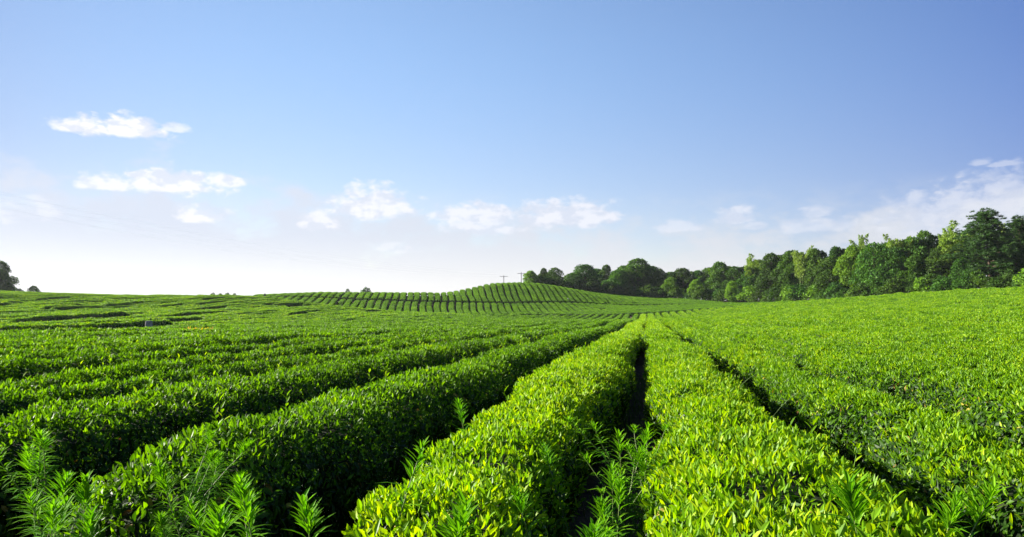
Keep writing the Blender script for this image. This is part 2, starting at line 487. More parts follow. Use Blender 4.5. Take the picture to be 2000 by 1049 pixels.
def make_hedge(C, hw, h, seed, label, group, young=0.62, dens=1.0, twigs=False, flush=(.5, 1.0), shape='flat'):
    PQ, TOPK = SHAPE[shape]
    """C: centre line points (n,2), evenly spaced; hw, h: half width and height there."""
    C = np.asarray(C, float); n = len(C)
    if n < 4:
        return None
    hr = np.random.default_rng(seed)
    T = nrm(np.gradient(C, axis=0))
    S = np.stack([T[:, 1], -T[:, 0]], -1)
    step = np.linalg.norm(np.diff(C, axis=0), axis=1)
    A = np.concatenate([[0], np.cumsum(step)])
    G = ground(C[:, 0], C[:, 1])
    e = np.minimum(A, A[-1] - A)
    cap = np.sqrt(np.clip(1 - (1 - np.clip(e / .75, 0, 1)) ** 2, .02, 1))
    sgn = np.where(A < A[-1] / 2, -1.0, 1.0)
    ctang = sgn * np.clip(1 - e / .75, 0, 1)           # how far the surface faces along the row at its ends
    org = np.array([C[0, 0], C[0, 1], G[0]])
    dist = np.hypot(C[:, 0], C[:, 1])
    m = MB()
    # inner mass of twigs and old leaves, its colour darkened as shade in the gaps
    ks = 13 if dist.min() < 60 else 9
    s = np.linspace(0, 1, ks)
    px, pz = prof(s, PQ)
    idx = np.arange(n)
    if dist.min() > 40:
        idx = np.unique(np.concatenate([np.arange(0, n, 3), [n - 1]]))
    soft = .35 if dist.min() > 110 else 1.0
    lump = soft * vnoise(C[idx, 0][:, None] * 2.2, C[idx, 1][:, None] * 2.2, s[None] * 5, seed % 97)
    k = (.84 + .05 * lump) * cap[idx][:, None]
    LX = px[None] * hw[idx][:, None] * k
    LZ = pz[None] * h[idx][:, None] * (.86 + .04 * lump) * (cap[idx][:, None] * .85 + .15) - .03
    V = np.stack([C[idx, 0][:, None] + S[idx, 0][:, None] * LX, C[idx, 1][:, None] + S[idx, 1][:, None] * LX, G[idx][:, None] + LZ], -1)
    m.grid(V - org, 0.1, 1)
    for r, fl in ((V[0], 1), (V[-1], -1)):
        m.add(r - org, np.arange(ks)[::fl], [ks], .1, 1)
    # leaves: as many as the place can show, bigger and sparser with distance
    md = (dist[:-1] + dist[1:]) / 2
    Ls = leaf_size(md)
    girth = (2 * h[:-1] + 2 * hw[:-1]) * .95
    cnt = step * girth * dens * (2.6 if soft < 1 else 1.5) / (.2 * Ls ** 2)
    mid = np.column_stack([(C[:-1] + C[1:]) / 2, (G[:-1] + G[1:]) / 2 + .4])
    qx, qy, qd = project(mid)
    mg = np.where(md < 14, 900, 320)
    vis = ((qd > .4) & (qx > -mg) & (qx < 2000 + mg)) | (md < 3.6)
    cnt = np.where(vis, cnt, cnt * np.where(md < 12, .12, .0))
    seg = np.repeat(np.arange(n - 1), hr.poisson(cnt))
    N_ = len(seg)
    if N_:
        f = hr.random(N_)
        sv = hr.random(N_)
        far = md[seg] > 28
        sv = np.where(far, .15 + .70 * sv, .03 + .94 * sv)
        a = A[seg] + f * step[seg]
        L = leaf_size(md[seg]) * hr.uniform(.65, 1.25, N_)
        lerp = lambda q: q[seg] * (1 - f) + q[seg + 1] * f
        cx, cy, g, hwi, hi, cp, ct = (lerp(q) for q in (C[:, 0], C[:, 1], G, hw, h, cap, ctang))
        tx, ty = T[seg, 0], T[seg, 1]; sx, sy = S[seg, 0], S[seg, 1]
        lx, lz = prof(sv, PQ)
        nx, nz = prof_n(sv, hwi, hi, PQ)
        lum = vnoise(cx * 2.2, cy * 2.2, sv * 5, seed % 97)
        lum2 = vnoise(cx * 7, cy * 7, sv * 14, seed % 89 + 5)
        bump = 1 + soft * (.065 * lum + .05 * lum2)
        yf = vnoise(cx * .5, cy * .5, 0, 11) * .16 + vnoise(cx * 2.6, cy * 2.6, 0, 12) * .12
        topn = np.clip(nz, 0, 1) ** TOPK  # young growth kept to crests; leaf colour also paints lit crest, shaded flanks
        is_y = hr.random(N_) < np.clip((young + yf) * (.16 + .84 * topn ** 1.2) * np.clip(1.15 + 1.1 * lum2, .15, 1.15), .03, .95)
        depth = np.where(is_y, hr.uniform(-.02, .03, N_), hr.uniform(.0, .09, N_)) * np.maximum(1, L / .09)
        depth = np.minimum(depth, .12) * soft
        # thin out the shaded feet, leave holes
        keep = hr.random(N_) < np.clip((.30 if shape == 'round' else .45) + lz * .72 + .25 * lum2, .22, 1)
        LX = lx * hwi * bump * cp; LZ = lz * hi * bump * (cp * .85 + .15)
        NX = np.stack([sx * nx * (1 - np.abs(ct) * .6) + tx * ct, sy * nx * (1 - np.abs(ct) * .6) + ty * ct, nz], -1)
        NX = nrm(NX)
        P = np.stack([cx + sx * LX, cy + sy * LX, g + LZ], -1) - NX * depth[:, None] - org
        rv = nrm(hr.normal(size=(N_, 3)))
        if soft < 1: L = L * .62
        rt = nrm(rv - NX * (rv * NX).sum(1, keepdims=True))
        up = np.array([[0, 0, 1.0]])
        Dy = up * .62 * soft + NX * .34 + rv * .62
        Dm = rt * .95 + NX * .45 + up * -.05
        rv2 = nrm(hr.normal(size=(N_, 3)))
        Ny = rv2 * .85 + NX * .55
        Nm = NX * .85 + rv2 * (.4 if shape == 'peaked' else .55) + up * .08
        iy = is_y[:, None]
        D = np.where(iy, Dy, Dm); NN = np.where(iy, Ny, Nm)
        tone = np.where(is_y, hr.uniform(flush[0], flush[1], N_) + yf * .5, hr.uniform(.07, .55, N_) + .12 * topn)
        L = L * np.where(is_y, .95, 1.12)
        wd = L * np.where(is_y, .36, .46)
        curl = hr.uniform(-.08, .3, N_)
        old = (hr.random(N_) < .016) & ~is_y
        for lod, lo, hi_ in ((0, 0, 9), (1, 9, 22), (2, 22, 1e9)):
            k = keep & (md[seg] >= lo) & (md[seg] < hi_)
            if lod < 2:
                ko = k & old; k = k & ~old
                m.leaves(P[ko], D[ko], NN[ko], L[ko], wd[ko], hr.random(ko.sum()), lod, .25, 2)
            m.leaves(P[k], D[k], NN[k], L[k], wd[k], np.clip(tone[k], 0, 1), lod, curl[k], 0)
    # single shoots that stand clear of the clipped surface
    ns = hr.poisson(np.where(vis & (md < 26), step * 3.2, 0))
    sg = np.repeat(np.arange(n - 1), ns)
    for i in sg:
        x = hr.uniform(-.8, .8)
        hh = hr.uniform(.05, .17)
        zt = float(np.interp(x, _prof[2:-2, 0], _prof[2:-2, 1])) * h[i] * (cap[i] * .85 + .15)
        b = np.array([C[i, 0] + S[i, 0] * x * hw[i] * cap[i], C[i, 1] + S[i, 1] * x * hw[i], G[i] + zt - .05]) - org
        b[1] += hr.uniform(0, step[i])
        tip = b + np.array([x * .05 + hr.normal() * .02, hr.normal() * .02, .05 + hh])
        m.tube(np.array([b, tip]), [.0025, .0015], 4, .7, 0)
        q = hr.integers(4, 7)
        fr = np.linspace(.35, 1, q)
        ang = np.arange(q) * 2.4 + hr.uniform(0, 6)
        rad = np.stack([np.cos(ang), np.sin(ang), np.zeros(q)], -1)
        Dd = rad * (1.15 - fr * .75)[:, None] + np.array([0, 0, .75])
        m.leaves(b + (tip - b) * fr[:, None], Dd, np.array([0, 0, 1.0]) - rad * .4, hr.uniform(.045, .075, q), hr.uniform(.016, .026, q), hr.uniform(.6, 1, q), 0, .15, 0)
    if not twigs:
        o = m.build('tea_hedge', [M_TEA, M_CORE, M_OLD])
        o.location = org
        return tag(o, label, 'hedge', group)
    root = thing('tea_hedge', org, label, 'hedge', group)
    m.build('foliage', [M_TEA, M_CORE, M_OLD], root)
    for i in range(8):
        a = .3 + i * .33 + hr.uniform(-.08, .08)
        j = min(int(np.searchsorted(A, a)), n - 1)
        w = MB()
        b = np.array([C[j, 0] + hr.uniform(-.18, .18), C[j, 1], G[j] - .03])
        for q in range(4):
            tip = b + np.array([hr.uniform(-.44, .44), hr.uniform(-.22, .22), h[j] * hr.uniform(.55, .85)])
            mid_ = b * .55 + tip * .45 + hr.normal(size=3) * .04
            w.tube(np.array([b, mid_, tip]) - org, [.015, .010, .005], 5)
        w.build('woody_stem', M_TWIG, root)
    return root

# edge of the home field, and where the far hillside starts and ends (x in photo, distance)
def plan(rows):
    return np.array([at(x, 612, d)[:2] for x, d in rows])
EDGE = plan([(-400, 132), (0, 142), (300, 148), (520, 146), (610, 142), (700, 143), (900, 149), (1100, 154), (1265, 155), (1480, 151), (1600, 138), (1700, 128), (2000, 107), (2400, 94)])
def edge_y(x):
    return np.interp(x, EDGE[:, 0], EDGE[:, 1])

SP = 1.5
ROW0 = -0.76                                 # the bright row
def near_rows():
    for k in range(-82, 42):
        xc = ROW0 + (k * SP - .04 if k <= 0 else 1.21 if k == 1 else 2.61 + (k - 2) * SP) - (.18 if k == -2 else 0)
        r = np.random.default_rng(500 + k)
        y1 = float(edge_y(xc)) - r.uniform(0, 1.2)
        near = -6 <= k <= 6
        y0 = {0: 2.35, -1: 2.95, -2: 3.3, 1: 1.55, 2: 1.9}.get(k, 1.2)
        if k < -2: y0 = 3.0 + abs(k) * .25
        # skip what lies outside the view
        yy = np.arange(y0, y1, .5)
        P = np.column_stack([np.full(len(yy), xc), yy, np.full(len(yy), .4)])
        qx, qy, qd = project(P)
        ok = (qd > .3) & (qx > -420) & (qx < 2420)
        if not ok.any():
            continue
        if abs(k) > 3:
            y0 = max(y0, yy[ok][0] - 3)
        def stretch(a, b, label, part):
            st = .25 if a < 30 else .5
            y = np.arange(a, b, st)
            if len(y) < 5: return
            cx = xc + .07 * vnoise(y * .35, k * 7.7, 0, 1) + .12 * vnoise(y * .06, k * 3.1, 0, 2)
            base_hw = .51 if k < 0 else .57 if k == 0 else .58 if k == 1 else .66
            if k < -8: base_hw = .48
            if k >= 2: base_hw = .49
            hw = base_hw + .05 * vnoise(y * .55, k * 5.3, 0, 3) + .05 * vnoise(y * .13, k * 2.2, 0, 6)
            hw = hw + (.06 * vnoise(y * 1.5, k * 3.9, 0, 16) + .04 * vnoise(y * 3.1, k * 2.9, 0, 17)) * np.clip(30 / np.maximum(y, 1), 0, 1)
            if k >= 2:
                hw = hw + .15 * vnoise(y * .22, k * 1.7, 0, 8)
            if k == 1: hw = hw - .24 * np.exp(-((y - 6.3) / .9) ** 2) - .10 * np.exp(-((y - 10) / 1.2) ** 2)
            if k == 2: hw = hw - .30 * np.exp(-((y - 3.5) / .55) ** 2) - .22 * np.exp(-((y - 6.0) / 1.0) ** 2) - .1 * np.exp(-((y - 13) / 2) ** 2)
            if k == 3: hw = hw - .16 * np.exp(-((y - 9) / 1.6) ** 2) - .12 * np.exp(-((y - 16) / 2) ** 2)
            if k == 4: hw = hw - .16 * np.exp(-((y - 13) / 2.5) ** 2)
            if k == 0:
                nr = np.clip((7.5 - y) / 4, 0, 1)
                hw = hw - .15 * nr; cx = cx - .07 * nr
            h = HH + (.07 if k < 0 else 0) + (.045 * vnoise(y * 1.15, k * 6.1, 0, 18) if k > 0 else 0) + .04 * vnoise(y * .5, k * 4.1, 0, 4) + .05 * vnoise(y * .1, k * 1.3, 0, 5)
            if abs(k) > 12:
                h = h + .10 * vnoise(y * .25, k * 2.3, 0, 15)
            for a_, b_, e_ in tall:
                h = h + e_ * np.clip(np.minimum(y - a_, b_ - y) / 1.5, 0, 1)
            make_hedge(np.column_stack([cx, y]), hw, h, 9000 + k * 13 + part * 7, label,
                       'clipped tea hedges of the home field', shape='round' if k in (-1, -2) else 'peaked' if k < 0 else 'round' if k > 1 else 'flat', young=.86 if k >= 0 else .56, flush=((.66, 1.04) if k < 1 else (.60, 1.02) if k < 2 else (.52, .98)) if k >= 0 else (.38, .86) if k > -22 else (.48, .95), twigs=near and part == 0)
        if k == 0: lab = 'bright yellow-green clipped tea hedge running straight away from the viewer'
        elif k < 0: lab = f'clipped green tea hedge, {ordinal(-k)} row left of the bright central hedge'
        else: lab = f'clipped tea hedge, {ordinal(k)} row right of the bright central hedge'
        # breaks in the far-left rows: a missing length shows the next row's dark side
        br = []
        tall = []
        if k == -23: br = [(y0, 55.5)]
        if k == -24: br = [(55.5, 59)]; tall = [(10, 56, .42)]
        if k < -27 and r.random() < .6:
            a = r.uniform(48, max(52, y1 - 45)); tall = [(a, a + r.uniform(6, 18), r.uniform(.2, .42))]
        if k < -26 and r.random() < .75:
            for _ in range(r.integers(1, 3)):
                a = r.uniform(45, max(50, y1 - 12)); br.append((a, a + r.uniform(3, 13)))
        br.sort()
        cur, part = y0, 0
        for a, b in br:
            if a - cur > 3: stretch(cur, a, lab + (', before its break' if part == 0 else f', after its {ordinal(part)} break'), part); part += 1
            cur = max(cur, b)
        if y1 - cur > 3:
            stretch(cur, y1, lab + (f', after its {ordinal(part)} break' if part else ''), part)
near_rows()

# far hillside: two tiers of rows running up and away, parted by a cross path
FAZ = R(-15.5)
FU = np.array([math.sin(FAZ), math.cos(FAZ)]); FV = np.array([FU[1], -FU[0]])
def uvp(poly):
    q = poly @ np.column_stack([FV, FU])
    return q[np.argsort(q[:, 0])]
F_LO = uvp(plan([(470, 152), (530, 150), (610, 147), (700, 147), (900, 153), (1100, 158.5), (1300, 159), (1480, 155), (1560, 150)]))
F_MID = uvp(plan([(470, 163), (560, 163), (700, 165), (850, 168), (1000, 176), (1150, 185), (1300, 193), (1400, 190), (1480, 178), (1560, 170)]))
F_TOP = uvp(plan([(440, 176), (560, 176), (700, 182), (850, 190), (880, 199), (905, 203), (960, 208), (1000, 206), (1060, 208), (1100, 215), (1200, 222), (1300, 222), (1400, 205), (1480, 186), (1560, 176)]))
def far_rows():
    v0, v1 = F_LO[0, 0], F_LO[-1, 0]
    vs = np.arange(v0, v1, 1.55)
    for i, v in enumerate(vs):
        r = np.random.default_rng(40 + i)
        a = np.interp(v, F_LO[:, 0], F_LO[:, 1]) + r.uniform(0, .7)
        b = np.interp(v, F_MID[:, 0], F_MID[:, 1])
        c = np.interp(v, F_TOP[:, 0], F_TOP[:, 1])
        for part, (p, q, nm) in enumerate(((a, b - .45, 'below'), (b + .45, c, 'above'))):
            if q - p < 2.5: continue
            u = np.arange(p, q, .5)
            vv = v + .2 * vnoise(u * .11, v * .04, 0, 21) + .10 * vnoise(u * .2, i * 3.3, 0, 24) + r.normal() * .03
            C = FV[None] * vv[:, None] + FU[None] * u[:, None]
            hw = .61 + .04 * vnoise(u * .4, i * 2.9, 0, 22) + .015 * r.normal()
            h = .76 + .06 * vnoise(u * .35, i * 1.9, 0, 23)
            if r.random() < .08:
                hole = np.exp(-((u - r.uniform(p + 2, q)) / r.uniform(.5, 1.3)) ** 2)
                hw = hw - .36 * hole; h = h - .45 * hole
            make_hedge(C, hw, h, 3000 + i * 3 + part,
                       f'tea hedge on the far hillside {nm} the cross path, {ordinal(i + 1)} row from its left end',
                       'tea hedges on the far hillside', young=.7, dens=1.0, flush=(.46, .82))
far_rows()

# ------------------------------------------------------------------ trees
def ball(r_, n):
    return nrm(r_.normal(size=(n, 3)))

def crown_leaves(m, r_, lobes, per, size, asp, tone_hi=.8, inner=.25, droop=0.0):
    lobes = np.asarray(lobes)
    tot = (lobes[:, 3] ** 2).sum()
    for i, (x, y, z, q) in enumerate(lobes):
        n = int(per * q * q / tot)
        d = ball(r_, n)
        d[:, 2] = np.where(d[:, 2] < -.45, -d[:, 2], d[:, 2])
        rad = np.where(r_.random(n) < inner, r_.uniform(.35, .8, n), r_.uniform(.84, 1.06, n))
        rad = rad * (1 + .16 * vnoise(d[:, 0] * 2.6 + i * 9, d[:, 1] * 2.6, d[:, 2] * 2.6, 5))
        P = np.array([x, y, z]) + d * (q * rad)[:, None] * np.array([1, 1, .86])
        ins = np.zeros(n, bool)
        for j, (a, b, c, e) in enumerate(lobes):
            if j != i:
                ins |= (((P - np.array([a, b, c])) / np.array([1, 1, .86])) ** 2).sum(1) < (e * .72) ** 2
        clump = vnoise(P[:, 0] * 1.5, P[:, 1] * 1.5, P[:, 2] * 1.5, 31)
        k = ~ins & (r_.random(n) < .78 + .5 * clump)
        P, d, clump = P[k], d[k], clump[k]
        n = len(P)
        rv = ball(r_, n)
        D = nrm(rv + d * .35 + np.array([0, 0, -droop]))
        N = d * .7 + rv[::-1] * .7 + np.array([0, 0, .25])
        L = size * r_.uniform(.6, 1.35, n)
        m.leaves(P, D, N, L, L * asp, np.clip(r_.uniform(.1, tone_hi, n) + .25 * clump, 0, 1), 2, .05, 0)

def limbs(w, r_, base_h, lobes, rad):
    """Tapered trunk with one limb into each larger lobe."""
    top = max(l[2] for l in lobes)
    z = np.linspace(-.3, top * .93, 7)
    bx = .12 * np.sin(z * .8 + r_.uniform(0, 6)); by = .12 * np.cos(z * .7 + r_.uniform(0, 6))
    w.tube(np.column_stack([bx, by, z]), np.linspace(rad, rad * .22, 7) * np.array([1.35, 1, 1, 1, 1, 1, 1]), 8)
    for (x, y, zz, q) in lobes:
        if q < .8: continue
        a = max(base_h, zz * .55)
        s_ = np.array([np.interp(a, z, bx), np.interp(a, z, by), a])
        e = np.array([x * .85, y * .85, zz])
        md_ = (s_ + e) / 2 + np.array([0, 0, -.15])
        w.tube(np.array([s_, md_, e]), [rad * .42, rad * .28, rad * .1], 5)

def broadleaf(seed, H=10.0, Wd=8.0, base=.12, n=18, per=8200, leaf=.34, mat=None, shape=0.0):
    r_ = np.random.default_rng(seed)
    lobes = []
    for i in range(n):
        f = (i + .5) / n
        z = H * (base + (1 - base) * (.10 + .80 * f))
        prof_r = math.sin(math.pi * min(1, (f * .86 + .12)) ** (.85 + shape)) * Wd * .34
        a = i * 2.4 + r_.uniform(-.5, .5)
        rr = prof_r * r_.uniform(.55, 1.1)
        q = Wd * r_.uniform(.15, .25) * (1.0 - .25 * f)
        lobes.append((rr * math.cos(a), rr * math.sin(a), min(z, H - q * .85), q))
    lobes.append((0, 0, H * (base + .45), Wd * .27)); lobes.append((0, 0, H - Wd * .2, Wd * .2))
    m = MB(); crown_leaves(m, r_, lobes, per * 2, leaf, .62)
    w = MB(); limbs(w, r_, H * base * 1.2, lobes, H * .018)
    return m.mesh('crown', mat or M_TREE), w.mesh('trunk', M_BARK, True)

def pine(seed, H=13.0):
    r_ = np.random.default_rng(seed)
    w, m = MB(), MB()
    z = np.linspace(-.3, H * .97, 10)
    bx, by = .25 * np.sin(z * .33), .2 * np.cos(z * .4) - .2
    w.tube(np.column_stack([bx, by, z]), np.linspace(.24, .04, 10), 8)
    for i in range(44):
        f = (i / 43) ** .9
        zz = H * (.20 + .77 * f)
        a = i * 2.4 + r_.uniform(-.4, .4)
        ln = (3.9 * (1 - f) ** .6 + .6) * r_.uniform(.7, 1.12) * (.62 if f < .14 else 1)
        s_ = np.array([np.interp(zz, z, bx), np.interp(zz, z, by), zz])
        e = s_ + np.array([math.cos(a) * ln, math.sin(a) * ln, ln * r_.uniform(.05, .35)])
        w.tube(np.array([s_, (s_ + e) / 2 + np.array([0, 0, -.12]), e]), [.06, .04, .015], 4)
        for j in range(int(8 + ln * 8)):
            t_ = r_.uniform(.22, 1.04)
            c = s_ + (e - s_) * t_ + r_.normal(size=3) * np.array([.45, .45, .42]) * (1.15 - .3 * t_)
            q = 46
            d = ball(r_, q); d[:, 2] = np.abs(d[:, 2]) * .9 + .05
            m.leaves(c + d * .05, d, ball(r_, q), r_.uniform(.26, .46, q), .055, np.clip(r_.uniform(0, .9, q), 0, 1), 2, 0, 0)
    return m.mesh('crown', M_PINE), w.mesh('trunk', M_BARK, True)

def bamboo(seed, H=12.0):
    r_ = np.random.default_rng(seed)
    w, m = MB(), MB()
    for i in range(7):
        a = r_.uniform(0, 6.28); b = np.array([math.cos(a), math.sin(a), 0]) * r_.uniform(.2, 1.1)
        lean = np.array([math.cos(a), math.sin(a), 0]) * r_.uniform(.8, 2.4)
        hh = H * r_.uniform(.72, 1.0)
        t_ = np.linspace(0, 1, 10)
        P = b + np.outer(t_, [0, 0, hh]) + np.outer(t_ ** 3, lean) - np.outer(t_ ** 6, [0, 0, .06 * hh])
        w.tube(P, np.linspace(.05, .012, 10), 5)
        for u in np.linspace(.5, 1.0, 26):
            c = np.array([np.interp(u, t_, P[:, k]) for k in range(3)])
            for s_ in range(3):
                az = r_.uniform(0, 6.28); ln = (1.3 - 1.5 * (u - .5)) * r_.uniform(.5, 1.1)
                dr = np.array([math.cos(az), math.sin(az), .35])
                q = 14
                f = r_.uniform(.15, 1, q)
                Pp = c + np.outer(f * ln, dr) - np.outer((f * ln) ** 2 * .35, [0, 0, 1])
                D = dr * .7 + ball(r_, q) * .55 + np.array([0, 0, -.45])
                m.leaves(Pp, D, ball(r_, q) * .6 + np.array([0, 0, .7]), r_.uniform(.28, .5, q), .12, r_.uniform(.1, 1, q), 2, .15, 0)
    return m.mesh('crown', M_BAMBOO), w.mesh('trunk', M_CULM, True)

KIND = {}
for i in range(6):
    KIND['broad', i] = broadleaf(100 + i, Wd=[8, 7.2, 9, 6.4, 8.4, 7][i], base=[.04, .06, .03, .05, .08, .03][i], n=[18, 16, 22, 15, 19, 20][i], shape=[0, .2, -.1, .3, .1, 0][i])
for i in range(2):
    KIND['lime', i] = broadleaf(200 + i, Wd=7.5, base=.12, n=16, mat=M_LIME)
KIND['pine', 0] = pine(300); KIND['pine', 1] = pine(301)
for i in range(3):
    KIND['bamboo', i] = bamboo(400 + i)
for i in range(3):
    KIND['shrub', i] = broadleaf(500 + i, H=2.4, Wd=3.0, base=.02, n=10, per=1500, leaf=.22)
KIND['limeshrub', 0] = broadleaf(510, H=2.4, Wd=2.8, base=.02, n=9, per=1300, leaf=.22, mat=M_LIME)
NATH = {'broad': 10.0, 'lime': 10.0, 'pine': 13.0, 'bamboo': 12.0, 'shrub': 2.4, 'limeshrub': 2.4}
NATW = {'broad': 8.0, 'lime': 7.5, 'pine': 7.4, 'bamboo': 4.6, 'shrub': 3.0, 'limeshrub': 2.8}
TREE_NAME = {'broad': 'broadleaf_tree', 'lime': 'broadleaf_tree', 'pine': 'pine_tree', 'bamboo': 'bamboo_clump', 'shrub': 'leafy_shrub', 'limeshrub': 'leafy_shrub'}
CAT = {'broad': 'tree', 'lime': 'tree', 'pine': 'pine tree', 'bamboo': 'bamboo', 'shrub': 'shrub', 'limeshrub': 'shrub'}

def plant(kind, var, px, top, depth, wpx, label, group, sink=.1):
    q = at(px, top, depth)
    g = float(ground(q[0], q[1])[0])
    h = max(q[2] - g, .8)
    wd = wpx * depth / F_PX
    cm, tm = KIND[kind, var]
    loc = (q[0], q[1], g - sink)
    o = thing(TREE_NAME[kind], loc, label, CAT[kind], group, random.uniform(0, 6.28))
    link('crown', cm, o); link('trunk', tm, o)
    sx = wd / NATW[kind]
    o.scale = (sx, sx * random.uniform(.9, 1.1), h / NATH[kind])
    return o

def tree_depth(px):
    return float(np.interp(px, [1000, 1100, 1300, 1400, 1480, 1600, 1700, 2000, 2100], [216, 222, 228, 212, 192, 168, 150, 128, 122]))

def wood():
    # (kind, x, top y, width, set back) along the edge of the wood
    front = [('lime', 1036, 528, 30, -6), ('broad', 1062, 523, 26, 0), ('broad', 1084, 522, 36, -2), ('broad', 1113, 540, 26, 0), ('broad', 1143, 517, 58, -3),
             ('broad', 1184, 516, 34, 6), ('broad', 1207, 526, 48, 0), ('broad', 1246, 505, 80, 3), ('broad', 1288, 524, 32, -2), ('lime', 1310, 541, 34, -7),
             ('broad', 1334, 524, 46, 2), ('broad', 1362, 527, 40, 5), ('broad', 1406, 511, 52, 0), ('lime', 1360, 545, 30, -7), ('broad', 1436, 519, 44, 4), ('lime', 1430, 548, 30, -8),
             ('broad', 1466, 522, 46, 0), ('bamboo', 1474, 494, 36, 5), ('broad', 1505, 494, 52, 0), ('broad', 1542, 489, 58, 3), ('bamboo', 1566, 474, 30, 5),
             ('broad', 1590, 484, 50, 5), ('broad', 1622, 501, 56, -2), ('broad', 1632, 480, 44, 6), ('lime', 1668, 478, 62, -1), ('bamboo', 1683, 455, 30, 4),
             ('broad', 1708, 473, 66, 0), ('bamboo', 1726, 462, 40, 6), ('broad', 1752, 484, 60, 0), ('bamboo', 1756, 448, 34, 8), ('broad', 1784, 462, 64, 5),
             ('broad', 1806, 450, 60, 7), ('bamboo', 1776, 452, 30, 8), ('broad', 1786, 498, 56, -3), ('broad', 1838, 482, 70, 0), ('bamboo', 1862, 426, 52, 4), ('broad', 1880, 500, 44, -2),
             ('pine', 1928, 412, 104, -3), ('pine', 1988, 424, 76, 5), ('broad', 1984, 494, 54, -3), ('bamboo', 1972, 424, 34, 10), ('pine', 2040, 416, 90, 4), ('broad', 2044, 480, 60, -2)]
    look = {'broad': ['dark green round broadleaf tree', 'deep green bushy broadleaf tree', 'dense dark broadleaf tree', 'narrow dark green broadleaf tree', 'mid green spreading broadleaf tree', 'thick dark leafy tree'],
            'lime': ['bright light green tree', 'fresh lime green leafy tree'], 'pine': ['tall dark pine with bare lower trunk', 'tall dark ragged pine'],
            'bamboo': ['pale yellow-green feathery bamboo', 'light feathery bamboo rising above the trees', 'pale arching bamboo plumes']}
    order = sorted(range(len(front)), key=lambda i: front[i][1])
    rank = {i: n + 1 for n, i in enumerate(order)}
    for i, (k, x, top, w_, back) in enumerate(front):
        if k == 'bamboo': top, back = top - 9, back - 3
        v = i % (6 if k == 'broad' else 3 if k == 'bamboo' else 2)
        plant(k, v, x, top, tree_depth(x) + back, w_ * (1.3 if k in ('broad', 'lime') else 1.1), f'{look[k][v]}, {ordinal(rank[i])} along the wood edge from its low end', 'trees along the wood edge')
    # deeper trees that close the gaps behind the edge
    back = [(1070, 531), (1120, 532), (1165, 524), (1222, 518), (1270, 520), (1312, 530), (1350, 529), (1385, 522), (1420, 520), (1452, 520), (1485, 508), (1525, 497),
            (1562, 492), (1600, 490), (1645, 485), (1690, 480), (1735, 474), (1770, 466), (1825, 458), (1850, 458), (1890, 450), (1950, 448), (2010, 446), (2060, 440)]
    for i, (x, top) in enumerate(back):
        d = tree_depth(x) + random.uniform(7, 12)
        plant('broad', (i * 5 + 2) % 6, x, top, d, 84, f'dark tree deeper in the wood, {ordinal(i + 1)} behind the edge from its low end', 'trees deeper in the wood')
    # bushes at the foot of the wood
    n = 0
    x = 1060.0
    while x < 2040:
        d = tree_depth(x) - random.uniform(6, 9)
        k = 'limeshrub' if random.random() < .14 else 'shrub'
        base = at(x, 600, d); g = float(ground(base[0], base[1])[0])
        hpx = random.uniform(16, 28) * (1 + (x - 1060) / 1400)
        _, gy, _ = project(np.array([[base[0], base[1], g]]))
        n += 1
        plant(k, 0 if k == 'limeshrub' else n % 3, x, float(gy[0]) - hpx, d, hpx * random.uniform(1.2, 1.7),
              ('light green' if k == 'limeshrub' else 'dark green') + f' leafy shrub, {ordinal(n)} at the foot of the wood from its low end', 'shrubs at the foot of the wood')
        x += random.uniform(10, 17) * (1 + (x - 1060) / 1800)
    # skyline trees over the home slope and the hill
    plant('broad', 1, 2, 509, 170, 72, 'large dark tree on the skyline cut off by the left border', 'trees on the left skyline')
    plant('broad', 2, 66, 557, 172, 30, 'small rounded bush on the skyline beside the large dark tree', 'trees on the left skyline')
    plant('shrub', 1, 38, 562, 165, 26, 'low pale bush between the large dark tree and the rounded bush', 'trees on the left skyline')
    plant('shrub', 0, 679, 564, 196, 16, 'small pointed bush on the hill skyline, left of two', 'bushes on the hill skyline')
    plant('shrub', 2, 716, 561, 198, 26, 'wider bush on the hill skyline, right of two', 'bushes on the hill skyline')
    for i, x in enumerate((416, 430, 444, 458)):
        plant('shrub', i % 3, x, 571 + (i % 2), 152, 15, f'dark rounded bush on the slope skyline, {ordinal(i + 1)} of a row of four', 'row of bushes on the slope skyline')
wood()

